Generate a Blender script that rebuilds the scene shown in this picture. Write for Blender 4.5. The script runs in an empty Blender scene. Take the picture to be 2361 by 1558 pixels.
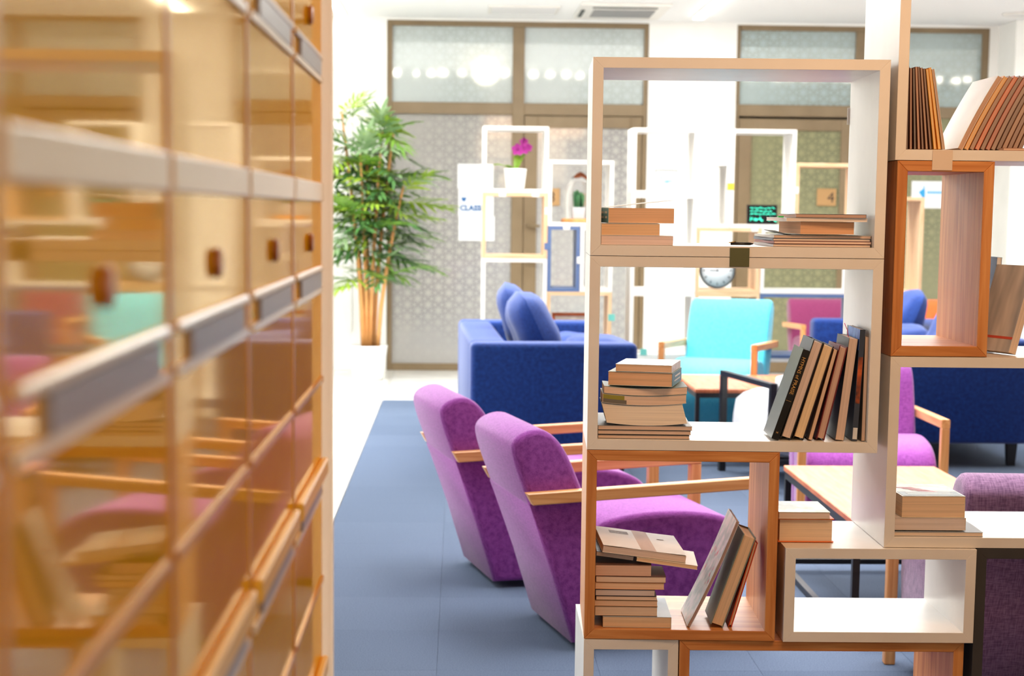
import bpy, bmesh, math, random
from mathutils import Matrix, Vector
random.seed(7)
S = bpy.context.scene
C = S.collection
PI = math.pi

# ------------------------------------------------------------------ camera
F_PX, PITCH, ROLL, YAW, CYP, CAMH = 3930.0, .1127, .0111, .0317, 931.0, 1.405
fw = Vector((math.sin(YAW)*math.cos(PITCH), math.cos(YAW)*math.cos(PITCH), -math.sin(PITCH)))
r0 = Vector((math.cos(YAW), -math.sin(YAW), 0)); u0 = r0.cross(fw)
Rv = math.cos(ROLL)*r0 + math.sin(ROLL)*u0
Uv = -math.sin(ROLL)*r0 + math.cos(ROLL)*u0
cd = bpy.data.cameras.new('camera'); cam = bpy.data.objects.new('camera', cd); C.objects.link(cam)
cam.matrix_world = Matrix(((Rv.x, Uv.x, -fw.x, 0), (Rv.y, Uv.y, -fw.y, 0), (Rv.z, Uv.z, -fw.z, CAMH), (0, 0, 0, 1)))
cd.sensor_width = 36; cd.lens = 36*F_PX/2361; cd.shift_y = (CYP-779)/2361
cd.clip_start = .02; cd.clip_end = 100
cd.dof.use_dof = True; cd.dof.focus_distance = 3.78; cd.dof.aperture_fstop = 6.2
S.camera = cam

# ------------------------------------------------------------------ light
w = bpy.data.worlds.new('world'); S.world = w; w.use_nodes = True
w.node_tree.nodes['Background'].inputs[0].default_value = (.9, .95, 1, 1)
w.node_tree.nodes['Background'].inputs[1].default_value = .4
def area(name, loc, rot, sx, sy, power, col):
    l = bpy.data.lights.new(name, 'AREA'); l.shape = 'RECTANGLE'; l.size = sx; l.size_y = sy
    l.energy = power; l.color = col
    o = bpy.data.objects.new(name, l); C.objects.link(o); o.location = loc; o.rotation_euler = rot
    return o
area('skylight_daylight', (-.2, 10.95, 4.9), (0, 0, 0), 7.4, 3.7, 460, (.95, .98, 1))
area('aisle_skylight_daylight', (-2.4, 8.1, 4.9), (0, 0, 0), 2.9, 9.3, 150, (.95, .98, 1))
area('clerestory_daylight', (.6, 12.8, 4.15), (math.radians(-78), 0, 0), 8.5, 1.5, 400, (.96, .98, 1))
sl_ = area('seating_fill_light', (1.9, 6.1, 3.02), (0, 0, 0), 3.0, 3.6, 95, (.98, .98, 1)); sl_.data.spread = math.radians(70)  # unseen fill added under the ceiling to brighten seats and armrest tops
area('hall_lamp_light', (1.2, 2.35, 2.75), (math.radians(30), 0, 0), 1.6, .6, 27, (1, .58, .30))
area('wall_lamp_light', (1.1, -1.2, 2.3), (PI/2*.86, 0, 0), 1.6, 1.0, 26, (1, .72, .46))
S.view_settings.view_transform = 'Standard'; S.view_settings.look = 'None'
S.view_settings.gamma = 1; S.view_settings.use_curve_mapping = False
S.view_settings.exposure = 0.32

# ------------------------------------------------------------------ helpers
def lin(c):
    return tuple((x/255/12.92 if x/255 <= .04045 else ((x/255+.055)/1.055)**2.4) for x in c) + (1,)
MATS = {}
def mat(name, col, rough=.5, spec=.5, metal=0, coat=0, emit=None, es=0):
    if name in MATS: return MATS[name]
    m = bpy.data.materials.new(name); m.use_nodes = True
    b = m.node_tree.nodes['Principled BSDF']
    b.inputs['Base Color'].default_value = lin(col); b.inputs['Roughness'].default_value = rough
    b.inputs['Specular IOR Level'].default_value = spec; b.inputs['Metallic'].default_value = metal
    b.inputs['Coat Weight'].default_value = coat
    if emit: b.inputs['Emission Color'].default_value = lin(emit); b.inputs['Emission Strength'].default_value = es
    MATS[name] = m; return m
def nz(m, ty, **kw):
    n = m.node_tree.nodes.new(ty)
    for k, v in kw.items():
        if hasattr(n, k): setattr(n, k, v)
        else: n.inputs[k.replace('_', ' ')].default_value = v
    return n
def coords(m, scale=(1, 1, 1), kind='Object', rot=(0, 0, 0)):
    t = nz(m, 'ShaderNodeTexCoord'); mp = nz(m, 'ShaderNodeMapping')
    mp.inputs['Scale'].default_value = scale; mp.inputs['Rotation'].default_value = rot
    m.node_tree.links.new(t.outputs[kind], mp.inputs[0]); return mp.outputs[0]
def ramp(m, fac, stops):
    r = nz(m, 'ShaderNodeValToRGB'); e = r.color_ramp.elements
    while len(e) < len(stops): e.new(.5)
    for i, (p, c) in enumerate(stops): e[i].position = p; e[i].color = lin(c)
    m.node_tree.links.new(fac, r.inputs[0]); return r.outputs[0]
def bsdf(m): return m.node_tree.nodes['Principled BSDF']
def link(m, a, b): m.node_tree.links.new(a, b)
def bump(m, h, strength=.3, dist=.002):
    b = nz(m, 'ShaderNodeBump'); b.inputs['Strength'].default_value = strength; b.inputs['Distance'].default_value = dist
    link(m, h, b.inputs['Height']); link(m, b.outputs[0], bsdf(m).inputs['Normal'])
def noisy(name, c1, c2, scale, rough=.6, bs=0, bd=.002, detail=3, stretch=(1, 1, 1), spec=.4, coat=0, lo=.35, hi=.65, kind='Object'):
    if name in MATS: return MATS[name]
    m = mat(name, c1, rough, spec, coat=coat)
    n = nz(m, 'ShaderNodeTexNoise', Scale=scale, Detail=detail); link(m, coords(m, stretch, kind), n.inputs['Vector'])
    link(m, ramp(m, n.outputs['Fac'], [(lo, c1), (hi, c2)]), bsdf(m).inputs['Base Color'])
    if bs: bump(m, n.outputs['Fac'], bs, bd)
    return m
def fabric(name, c1, c2, scale=420):
    if name in MATS: return MATS[name]
    m = mat(name, c1, .85, .2); bsdf(m).inputs['Sheen Weight'].default_value = .25
    v = coords(m)
    n1 = nz(m, 'ShaderNodeTexNoise', Scale=scale, Detail=2); n2 = nz(m, 'ShaderNodeTexNoise', Scale=scale, Detail=2)
    mp1 = coords(m, (1, .12, 1)); mp2 = coords(m, (.12, 1, .12))
    link(m, mp1, n1.inputs['Vector']); link(m, mp2, n2.inputs['Vector'])
    a = nz(m, 'ShaderNodeMath', operation='ADD'); link(m, n1.outputs['Fac'], a.inputs[0]); link(m, n2.outputs['Fac'], a.inputs[1])
    d = nz(m, 'ShaderNodeMath', operation='MULTIPLY'); link(m, a.outputs[0], d.inputs[0]); d.inputs[1].default_value = .5
    link(m, ramp(m, d.outputs[0], [(.38, c1), (.62, c2)]), bsdf(m).inputs['Base Color'])
    bump(m, d.outputs[0], .35, .0015); return m
def wood(name, c1, c2, axis='X', rough=.45, k=1.0, mid=None):
    key = name+axis
    if key in MATS: return MATS[key]
    m = mat(key, c1, rough, .4)
    lo, hi = 1.2*k, 26*k
    sc = {'X': (lo, hi, hi), 'Y': (hi, lo, hi), 'Z': (hi, hi, lo)}[axis]
    n = nz(m, 'ShaderNodeTexNoise', Scale=2.2, Detail=6, Distortion=.9); link(m, coords(m, sc), n.inputs['Vector'])
    link(m, ramp(m, n.outputs['Fac'], [(.3, c1), (.5, mid or tuple((a+b)//2 for a, b in zip(c1, c2))), (.72, c2)]), bsdf(m).inputs['Base Color'])
    bump(m, n.outputs['Fac'], .12, .001); return m

def mesh(name, verts, faces, m, parent=None, smooth=False, loc=None):
    me = bpy.data.meshes.new(name); me.from_pydata([tuple(v) for v in verts], [], faces); me.update()
    return obj(name, me, m, parent, smooth, loc)
def obj(name, me, m, parent=None, smooth=False, loc=None):
    if m is not None:
        for x in (m if isinstance(m, (list, tuple)) else [m]): me.materials.append(x)
    if smooth:
        for p in me.polygons: p.use_smooth = True
    o = bpy.data.objects.new(name, me); C.objects.link(o)
    if parent is not None: o.parent = parent
    if loc is not None: o.location = loc
    return o
BF = [(0, 3, 2, 1), (4, 5, 6, 7), (0, 1, 5, 4), (1, 2, 6, 5), (2, 3, 7, 6), (3, 0, 4, 7)]
def bv(x0, x1, y0, y1, z0, z1):
    return [(x0, y0, z0), (x1, y0, z0), (x1, y1, z0), (x0, y1, z0), (x0, y0, z1), (x1, y0, z1), (x1, y1, z1), (x0, y1, z1)]
def rbme(name, x0, x1, y0, y1, z0, z1, bev=.0, seg=2):
    me = bpy.data.meshes.new(name); bm = bmesh.new()
    vs = [bm.verts.new(v) for v in bv(x0, x1, y0, y1, z0, z1)]
    for f in BF: bm.faces.new([vs[i] for i in f])
    if bev: bmesh.ops.bevel(bm, geom=bm.edges[:], offset=bev, segments=seg, affect='EDGES', profile=.5)
    bm.to_mesh(me); bm.free(); return me
def box(name, x0, x1, y0, y1, z0, z1, m, parent=None, bev=0, seg=2):
    return obj(name, rbme(name, x0, x1, y0, y1, z0, z1, bev, seg), m, parent, smooth=bev > .008)
def prism(name, prof, y0, y1, m, parent=None, bev=0, seg=2, smooth=False, plane='XZ'):
    """profile polygon in x-z (counter-clockwise seen from -y), extruded along y"""
    me = bpy.data.meshes.new(name); bm = bmesh.new()
    P = (lambda a, b, t: (a, t, b)) if plane == 'XZ' else (lambda a, b, t: (a, b, t))
    A = [bm.verts.new(P(a, b, y0)) for a, b in prof]; B = [bm.verts.new(P(a, b, y1)) for a, b in prof]
    n = len(prof); bm.faces.new(A); bm.faces.new(B[::-1])
    for i in range(n): bm.faces.new((A[i], B[i], B[(i+1) % n], A[(i+1) % n]))
    bmesh.ops.recalc_face_normals(bm, faces=bm.faces[:])
    if bev:
        rim = [e for e in bm.edges if all(abs((v.co.y if plane == 'XZ' else v.co.z) - y0) < 1e-6 for v in e.verts) or all(abs((v.co.y if plane == 'XZ' else v.co.z) - y1) < 1e-6 for v in e.verts)]
        bmesh.ops.bevel(bm, geom=rim, offset=bev, segments=seg, affect='EDGES', profile=.5)
    bm.to_mesh(me); bm.free()
    return obj(name, me, m, parent, smooth=smooth)
def smooth_profile(pts, it=2):
    for _ in range(it):
        q = []
        for i in range(len(pts)):
            a, b = pts[i], pts[(i+1) % len(pts)]
            q += [(a[0]*.75+b[0]*.25, a[1]*.75+b[1]*.25), (a[0]*.25+b[0]*.75, a[1]*.25+b[1]*.75)]
        pts = q
    return pts
def lathe(name, prof, m, parent=None, n=28, loc=None, smooth=True):
    V, Fc = [], []
    for r, z in prof:
        for i in range(n): V.append((r*math.cos(2*PI*i/n), r*math.sin(2*PI*i/n), z))
    for j in range(len(prof)-1):
        for i in range(n): Fc.append((j*n+i, j*n+(i+1) % n, (j+1)*n+(i+1) % n, (j+1)*n+i))
    return mesh(name, V, Fc, m, parent, smooth, loc)
def tube_vf(pts, rad, n=8):
    V, Fc = [], []
    pts = [Vector(p) for p in pts]
    for k, p in enumerate(pts):
        t = (pts[min(k+1, len(pts)-1)] - pts[max(k-1, 0)]).normalized()
        a = t.cross(Vector((0, 0, 1)) if abs(t.z) < .9 else Vector((1, 0, 0))).normalized(); b = t.cross(a)
        rr = rad[k] if isinstance(rad, (list, tuple)) else rad
        for i in range(n): V.append(p + rr*(a*math.cos(2*PI*i/n) + b*math.sin(2*PI*i/n)))
    for k in range(len(pts)-1):
        for i in range(n): Fc.append((k*n+i, k*n+(i+1) % n, (k+1)*n+(i+1) % n, (k+1)*n+i))
    Fc.append(tuple(range(n))[::-1]); Fc.append(tuple(range((len(pts)-1)*n, len(pts)*n)))
    return V, Fc
def tube(name, pts, rad, m, parent=None, n=8):
    V, Fc = tube_vf(pts, rad, n); return mesh(name, V, Fc, m, parent, True)
def tag(o, label, cat, group=None, kind=None):
    o['label'] = label; o['category'] = cat
    if group: o['group'] = group
    if kind: o['kind'] = kind
    return o
def thing(name, label, cat, M=None, group=None, kind=None):
    o = bpy.data.objects.new(name, None); C.objects.link(o); o.empty_display_size = .05
    if M is not None: o.matrix_world = M
    return tag(o, label, cat, group, kind)
T = Matrix.Translation
def RZ(a): return Matrix.Rotation(a, 4, 'Z')
def basis(o, ex, ey):
    ex = Vector(ex).normalized(); ey = Vector(ey); ey = (ey - ex*ey.dot(ex)).normalized(); ez = ex.cross(ey); o = Vector(o)
    return Matrix(((ex.x, ey.x, ez.x, o.x), (ex.y, ey.y, ez.y, o.y), (ex.z, ey.z, ez.z, o.z), (0, 0, 0, 1)))
def text(name, s, size, m, parent, M, extrude=.0003, align='LEFT', bold=0):
    cu = bpy.data.curves.new(name, 'FONT'); cu.body = s; cu.size = size; cu.extrude = extrude; cu.align_x = align; cu.offset = bold; cu.resolution_u = 2
    o = bpy.data.objects.new(name, cu); C.objects.link(o)
    bpy.context.view_layer.update()
    me = bpy.data.meshes.new_from_object(o.evaluated_get(bpy.context.evaluated_depsgraph_get()))
    bpy.data.objects.remove(o); bpy.data.curves.remove(cu); me.materials.clear()
    t = obj(name, me, m, parent); t.matrix_local = M; return t

# ------------------------------------------------------------------ materials
WHITE = noisy('white_lacquer', (236, 232, 226), (228, 224, 218), 6, .32, spec=.45)
PAINT = noisy('wall_paint', (243, 242, 238), (238, 237, 233), 3, .7)
CEIL = mat('ceiling_paint', (244, 244, 244), .8, .3)
OAKC = ((180, 108, 52), (222, 160, 98), (204, 136, 76))
def oak(ax): return wood('oak', OAKC[0], OAKC[1], ax, .42, 1, OAKC[2])
GREYL = noisy('grey_lacquer', (70, 68, 68), (62, 60, 60), 5, .4)
BLUEL = noisy('blue_grey_lacquer', (96, 116, 156), (88, 108, 148), 5, .4)
BRONZE = noisy('bronze_frame', (132, 112, 84), (122, 102, 74), 4, .4, spec=.5)
BLACK = mat('black_metal', (18, 19, 22), .4)
def armwood(ax): return wood('beech_orange', (198, 128, 66), (234, 176, 116), ax, .35, .8)
TABLEW = noisy('table_wood', (190, 98, 58), (216, 132, 88), 5, .38, stretch=(10, 1, 1), detail=5)
PURPLE = fabric('purple_fabric', (118, 44, 124), (154, 76, 160))
MAUVE = fabric('mauve_fabric', (112, 78, 112), (158, 118, 152), 330)
NAVY = fabric('blue_sofa_fabric', (14, 40, 106), (27, 66, 142))
TURQ = fabric('turquoise_fabric', (74, 190, 214), (98, 208, 228))
PALE = fabric('pale_grey_fabric', (206, 206, 212), (226, 226, 230))
ORANGEF = fabric('orange_fabric', (214, 92, 40), (232, 116, 60))
MAGF = fabric('magenta_fabric', (118, 40, 80), (136, 54, 96))

# ------------------------------------------------------------------ the setting
WY = 15.0
def struct(o, label, cat): return tag(o, label, cat, kind='structure')
fl = struct(box('floor', -4, 6.5, -2.5, WY+.3, -.12, -.014, mat('screed', (150, 150, 152), .8)), 'level floor of the lounge with carpet tiles and pale stone tiles', 'floor')
carp = []
for i, (a, b) in enumerate((((70, 80, 98), (94, 106, 126)), ((68, 78, 96), (92, 104, 124)), ((72, 82, 100), (97, 109, 129)))):
    m = noisy('carpet_pile_%d' % i, a, b, 260, .95, .5, .003, 4, spec=.1, lo=.3, hi=.7); carp.append(m)
TS = .5
cme = [rbme('carpet_tile', .0004, TS-.0004, .0004, TS-.0004, -.014, 0) for _ in carp]
for me, m in zip(cme, carp): me.materials.append(m)
for i in range(10):
    for j in range(25):
        o = bpy.data.objects.new('carpet_tile', random.choice(cme)); C.objects.link(o); o.parent = fl
        o.location = (-.56+i*TS, .12+j*TS, 0)
stone = noisy('stone_tile', (226, 224, 218), (214, 212, 206), 5, .22, spec=.5)
sme = rbme('stone_tile', .001, .799, .001, .799, -.014, -.001, .0015, 1); sme.materials.append(stone)
for i in range(13):
    for j in range(19):
        x, y = -3.765+.8*i, .12+.8*j
        if x < -.6: pass
        elif y < 12.5: continue
        o = bpy.data.objects.new('stone_tile', sme); C.objects.link(o); o.parent = fl
        o.location = (x, y if x < -.6 else 12.622+.8*(round((y-12.92)/.8)), 0)
def wallbox(name, a, label): return struct(box(name, *a, PAINT), label, 'wall')
wallbox('wall_left', (-4.2, -4, -2.5, WY+.3, 0, 5.2), 'white wall along the far side of the stone aisle')
wallbox('wall_right', (6.5, 6.7, -2.5, WY+.3, 0, 5.2), 'white wall along the right side of the lounge')
struct(box('wall_front', -4, 6.5, -2.7, -2.5, 0, 3.1, wood('wall_veneer', (150, 96, 52), (186, 130, 80), 'Z')), 'wood veneered wall behind the viewer', 'wall')
wb = struct(bpy.data.objects.new('wall_back', None), 'white wall with tall bronze framed glass doors', 'wall'); C.objects.link(wb)
for a in ((-4, -.637, WY-.02, WY+.3, 0, 3.03), (1.629, 2.395, WY-.02, WY+.3, 0, 3.03), (4.609, 6.5, WY-.02, WY+.3, 0, 3.03), (-4, 6.5, WY-.02, WY+.3, 3.03, 3.05)):
    box('wall_panel', *a, PAINT, wb)
struct(box('wall_pier', 4.68, 5.6, WY-.5, WY-.02, 0, 3.05, PAINT), 'white pier standing forward of the right glass doors', 'wall')
box('molding', -1.3, -1.26, WY-.035, WY-.02, .35, 2.6, PAINT, wb); box('molding', -.98, -.94, WY-.035, WY-.02, .35, 2.6, PAINT, wb)
box('molding', -1.3, -.94, WY-.035, WY-.02, 2.6, 2.64, PAINT, wb)
struct(box('baseboard_back', -4, -.64, WY-.045, WY-.02, 0, .14, PAINT), 'white baseboard under the wall beside the bamboo', 'baseboard')
ce = struct(box('ceiling', -4, 6.5, 12.9, WY+.3, 3.0501, 3.2, CEIL), 'white lowered ceiling in front of the glass doors', 'ceiling')
struct(box('ceiling_hall', -.9, 6.5, -2.5, 8.95, 3.1, 3.25, wood('ceiling_wood', (120, 92, 66), (150, 118, 88), 'Y')), 'wood ceiling over the near part of the hall', 'ceiling')
struct(box('wall_atrium_back', -4, 6.5, 12.9, 13.1, 3.2, 5.2, PAINT), 'white upstand above the lowered ceiling', 'wall')
struct(box('wall_atrium_front', -.9, 6.5, 8.95, 9.1, 3.1, 5.2, PAINT), 'white upstand above the near ceiling', 'wall')
struct(box('wall_atrium_side', -.9, -.8, 3.2, 8.95, 3.25, 5.2, PAINT), 'white upstand beside the aisle skylight', 'wall')
struct(box('ceiling_aisle', -4, -.9, -2.5, 3.2, 3.1, 3.25, CEIL), 'white ceiling behind the locker cabinet', 'ceiling')
struct(box('wall_atrium_end', -4, -.8, 3.05, 3.2, 3.25, 5.2, PAINT), 'white upstand at the near end of the aisle skylight', 'wall')
sk = struct(bpy.data.objects.new('window_3', None), 'long skylight with white bars over the seating', 'skylight'); C.objects.link(sk)
box('roof_panel', -4, -.8, 3.05, 8.95, 5.2, 5.3, mat('roof_glass', (235, 240, 244), .3), sk); box('roof_panel', -4, 6.5, 8.95, 13.1, 5.2, 5.3, mat('roof_glass', (235, 240, 244), .3), sk)
for i in range(6): box('glazing_bar', -3.6+1.9*i, -3.52+1.9*i, 9.1, 12.9, 5.02, 5.2, WHITE, sk)

# glass film: etched pattern over frosted glass
def film(name, c1, c2, dark):
    m = mat(name, c1, .05, .5, coat=.0)
    prev = None
    for k, (sc, ro) in enumerate(((9., 0), (9., PI/3), (9., 2*PI/3), (15.6, PI/6), (15.6, PI/2), (15.6, 5*PI/6))):
        wv = nz(m, 'ShaderNodeTexWave', wave_type='BANDS', bands_direction='X', Scale=sc/2.6); link(m, coords(m, (1, 1, 1), rot=(0, ro, 0)), wv.inputs['Vector'])
        if prev is None: prev = wv.outputs['Fac']
        else:
            mxn = nz(m, 'ShaderNodeMath', operation='MAXIMUM'); link(m, prev, mxn.inputs[0]); link(m, wv.outputs['Fac'], mxn.inputs[1]); prev = mxn.outputs[0]
    patt = ramp(m, prev, [(.955, c1), (.985, dark)])
    n = nz(m, 'ShaderNodeTexNoise', Scale=1.3, Detail=2); link(m, coords(m, (1, 1, 1)), n.inputs['Vector'])
    mx = nz(m, 'ShaderNodeMix', data_type='RGBA'); link(m, ramp(m, n.outputs['Fac'], [(.35, (90, 90, 90)), (.65, (255, 255, 255))]), mx.inputs['Factor'])
    mx.inputs['A'].default_value = lin(c2); link(m, patt, mx.inputs['B']); link(m, mx.outputs['Result'], bsdf(m).inputs['Base Color'])
    return m
FGREY = film('film_grey', (178, 175, 170), (170, 167, 163), (148, 146, 145))
FTOP = film('film_pale', (186, 196, 196), (190, 198, 198), (174, 182, 180))
FOLIVE = film('film_olive', (146, 145, 112), (140, 139, 108), (122, 121, 96))
FTOP2 = film('film_pale_olive', (166, 182, 184), (170, 184, 184), (150, 160, 154))
def pane(name, x0, x1, z0, z1, m, parent): return box(name, x0, x1, WY+.03, WY+.042, z0, z1, m, parent)
def bar(name, x0, x1, z0, z1, parent, y0=0., y1=.1): return box(name, x0, x1, WY+y0, WY+y1, z0, z1, BRONZE, parent, .003, 1)
wn = struct(bpy.data.objects.new('window_1', None), 'bronze framed frosted glass screen beside the bamboo plant', 'window'); C.objects.link(wn)
bar('frame_stile', -.637, -.592, 0, 3.03, wn); bar('frame_stile', 1.59, 1.629, 0, 3.03, wn); bar('mullion', .45, .552, 0, 2.985, wn)
bar('frame_head', -.592, 1.59, 2.985, 3.03, wn); bar('transom', -.592, .45, 2.236, 2.336, wn); bar('transom', .552, 1.59, 2.236, 2.336, wn); bar('bottom_rail', -.592, .45, 0, .06, wn)
pane('pane', -.592, .45, 2.336, 2.985, FTOP, wn); pane('pane', .552, 1.59, 2.336, 2.985, FTOP, wn); pane('pane', -.592, .45, .06, 2.236, FGREY, wn)
wn2 = struct(bpy.data.objects.new('window_2', None), 'bronze framed frosted glass screen behind the upper magazines', 'window'); C.objects.link(wn2)
bar('frame_stile', 2.395, 2.43, 0, 3.04, wn2); bar('frame_stile', 4.55, 4.609, 0, 3.04, wn2); bar('mullion', 3.44, 3.52, 0, 2.985, wn2)
bar('frame_head', 2.43, 4.55, 2.985, 3.04, wn2); bar('transom', 2.43, 3.44, 2.25, 2.35, wn2); bar('transom', 3.52, 4.55, 2.25, 2.35, wn2); bar('bottom_rail', 3.52, 4.55, 0, .06, wn2)
pane('pane', 2.43, 3.44, 2.35, 2.985, FTOP2, wn2); pane('pane', 3.52, 4.55, 2.35, 2.985, FTOP2, wn2); pane('pane', 3.52, 4.55, .06, 2.25, FOLIVE, wn2)
def door(name, x0, x1, m, label, hx):
    d = struct(bpy.data.objects.new(name, None), label, 'door'); C.objects.link(d)
    bar('door_stile', x0, x0+.115, .005, 2.23, d, .01, .08); bar('door_stile', x1-.1, x1, .005, 2.23, d, .01, .08)
    bar('top_rail', x0+.115, x1-.1, 2.13, 2.23, d, .01, .08); bar('bottom_rail', x0+.115, x1-.1, .005, .2, d, .01, .08)
    pane('pane', x0+.115, x1-.1, .2, 2.13, m, d)
    for z in (1.28, .98):
        h = tube('door_handle', [(hx, WY+.01, z), (hx, WY-.05, z), (hx+.1, WY-.055, z-.005)], .012, BRONZE, d)
    return d
box('light_block_panel', -.6, 1.6, WY+.11, WY+.13, 0, 3.0, BLACK, wn); box('light_block_panel', 2.42, 4.56, WY+.11, WY+.13, 0, 3.0, BLACK, wn2)  # added black backing, blocks outside light leaking through the frame gaps
door('door_1', .556, 1.586, FGREY, 'bronze framed glass door behind the orchid', .60)
door('door_2', 2.434, 3.436, FOLIVE, 'bronze framed glass door with a square number four plate', 3.38)

# ceiling fittings
LED = mat('led', (255, 255, 255), .5, emit=(255, 250, 240), es=14)
def led(x, y0, y1, label):
    t = thing('linear_light', label, 'ceiling light', T((x, y0, 3.05)), 'linear ceiling lights')
    box('housing', -.05, .05, 0, y1-y0, -.012, -.0005, WHITE, t); box('diffuser', -.04, .04, .01, y1-y0-.01, -.022, -.012, LED, t)
led(-1.02, 13.72, 14.92, 'linear ceiling light above the bamboo plant')
led(2.0, 13.3, 14.62, 'linear ceiling light between the two glass screens')
GRILL = mat('grille_grey', (150, 150, 150), .6)
t = thing('air_conditioner', 'white ceiling cassette air conditioner with grey grille', 'air conditioner', T((.95, 13.7, 3.05)))
box('panel', 0, .72, 0, 1.0, -.025, -.0005, WHITE, t, .004, 1)
for i in range(9): box('slat', .12, .62, .3+.055*i, .335+.055*i, -.032, -.025, GRILL, t)
box('vent_slot', .1, .62, .12, .17, -.03, -.025, mat('dark_slot', (60, 62, 62), .6), t); box('vent_slot', .02, .05, .3, .8, -.03, -.025, MATS['dark_slot'], t)
t = thing('ceiling_vent', 'plain white ceiling vent left of the air conditioner', 'vent', T((.22, 14.0, 3.05)))
box('frame', 0, .58, 0, .5, -.012, -.0005, WHITE, t); 
for i in range(6): box('blade', .03, .55, .04+.075*i, .085+.075*i, -.017, -.012, mat('vent_blade', (222, 222, 222), .6), t)
t = thing('ceiling_speaker', 'round white ceiling speaker near the right pier', 'speaker', T((4.55, 14.05, 3.05)))
lathe('rim', [(0, -.001), (.13, -.001), (.13, -.012), (.11, -.02), (.10, -.014)], WHITE, t); lathe('grille', [(.10, -.014), (.05, -.018), (.0, -.019)], MATS['vent_blade'], t)
t = thing('string_lights', 'row of small warm bulbs hanging over the seating', 'string lights', T((0, 9.6, 3.01)))
tube('cord', [(-1.0+.4*i, 0, .03+.02*(i % 2)) for i in range(22)], .004, BLACK, t)
BULB = mat('bulb', (255, 255, 255), .5, emit=(255, 245, 225), es=60)
bm_ = bpy.data.meshes.new('bulb'); b_ = bmesh.new(); bmesh.ops.create_icosphere(b_, subdivisions=1, radius=.035); b_.to_mesh(bm_); b_.free(); bm_.materials.append(BULB)
for i in range(46):
    o = bpy.data.objects.new('bulb', bm_); C.objects.link(o); o.parent = t; o.location = (-.9+.178*i+random.uniform(-.04, .04), 0, random.uniform(-.01, .01)); o.scale = (random.uniform(.7, 1.6), 1, random.uniform(.8, 1.1))
t = thing('pendant_lamp', 'round glowing pendant lamp over the seating', 'lamp', T((.30, 9.35, 3.06)))
lathe('globe', [(.0, -.16), (.08, -.14), (.14, -.07), (.16, 0), (.14, .07), (.08, .14), (0, .16)], mat('globe', (255, 250, 240), .4, emit=(255, 238, 205), es=32), t)
tube('cable', [(0, 0, .15), (0, 0, 2.13)], .006, BLACK, t)

# ------------------------------------------------------------------ shelf boxes
TH = .0235
def shelf_box(label, F, x, z, w, h, kind, depth=.35, cat='shelf box', group=None):
    t = thing('shelf_box', label, cat, F @ T((x, 0, z)), group)
    g = .0006; w -= 2*g; h -= 2*g; be = .0012 if kind in ('wood', 'pale') else .0005
    def mk(ax): return {'white': WHITE, 'wood': oak(ax), 'pale': wood('oak_daylit', (206, 164, 122), (236, 204, 168), ax, .45, 1, (224, 186, 146)), 'grey': GREYL, 'blue': BLUEL}[kind]  # pale: oak lightened in colour to stand in for strong daylight at the back
    P = {'bottom_panel': ([(0, 0), (w, 0), (w-TH, TH), (TH, TH)], 'X'), 'top_panel': ([(0, h), (TH, h-TH), (w-TH, h-TH), (w, h)], 'X')}
    for n, (pr, ax) in P.items(): prism(n, [(a+g, b+g) for a, b in pr], 0, depth, mk(ax), t, be, 1)
    for pr in ([(0, 0), (TH, TH), (TH, h-TH), (0, h)], [(w, 0), (w, h), (w-TH, h-TH), (w-TH, TH)]):
        prism('side_panel', [(a+g, b+g) for a, b in pr], 0, depth, mk('Z'), t, be, 1)
    return t
SL = T((.29, 3.80, 0)) @ RZ(-.045)
SR = T((.969, 3.787, 0)) @ RZ(-.0144)
SM = T((.743, 3.777, 0)) @ RZ(-.0144)
G1 = 'stacked shelf boxes in front'
shelf_box('white shelf box crowning the left front stack, open to the windows', SL, 0, 1.308, .654, .436, 'white', group=G1)
shelf_box('white shelf box holding the black hymn book', SL, 0, .872, .654, .436, 'white', group=G1)
shelf_box('square oak shelf box with the pile of worn paperbacks', SL, 0, .436, .436, .436, 'wood', group=G1)
shelf_box('narrow white shelf box standing on the carpet under the square oak box', T((.29, 3.80, 0)) @ RZ(-.0144), 0, 0, .218, .436, 'white', group=G1)
shelf_box('wide oak shelf box on the carpet at the lower edge of the picture', SR, -.460, 0, .654, .436, 'wood', group=G1)
shelf_box('low empty white shelf box beside the square oak box', SM, 0, .436, .436, .218, 'white', group=G1)
shelf_box('dark grey upright shelf box in the lower right corner', SR, .213, 0, .436, .654, 'grey', group=G1)
shelf_box('wide white shelf box with the thick illustrated book inside', SR, 0, .654, .654, .436, 'white', group=G1)
shelf_box('narrow upright oak shelf box with visible grain inside', SR, 0, 1.09, .218, .436, 'wood', group=G1)
shelf_box('uppermost white shelf box on the right holding leaning magazines', SR, -.006, 1.526, .654, .436, 'white', group=G1)
def clip(label, F, x0, x1, z0, z1, m, y=0., back=False):
    t = thing('shelf_clip', label, 'clip', F @ T((x0, y, z0)), 'shelf clips')
    w_, h_ = x1-x0, z1-z0
    d = 1 if back else -1
    ya, yb = sorted((d*.0003, d*.002))
    box('plate', 0, w_, ya, yb, 0, h_, m, t, .0003, 1)
    return t
clip('olive green clip joining the two white front boxes', SL, .311, .3545, 1.287, 1.329, mat('olive', (84, 88, 52), .5))
clip('beige clip on top of the narrow oak box', SR, .077, .122, 1.505, 1.549, mat('clip_beige', (222, 204, 186), .5))
clip('white clip at the back edge of the crowning box', SL, .624, .652, 1.62, 1.66, WHITE, .3505, True)
clip('white clip at the back edge of the low empty box', SM, .40, .434, .61, .64, WHITE, .3505, True)

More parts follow.
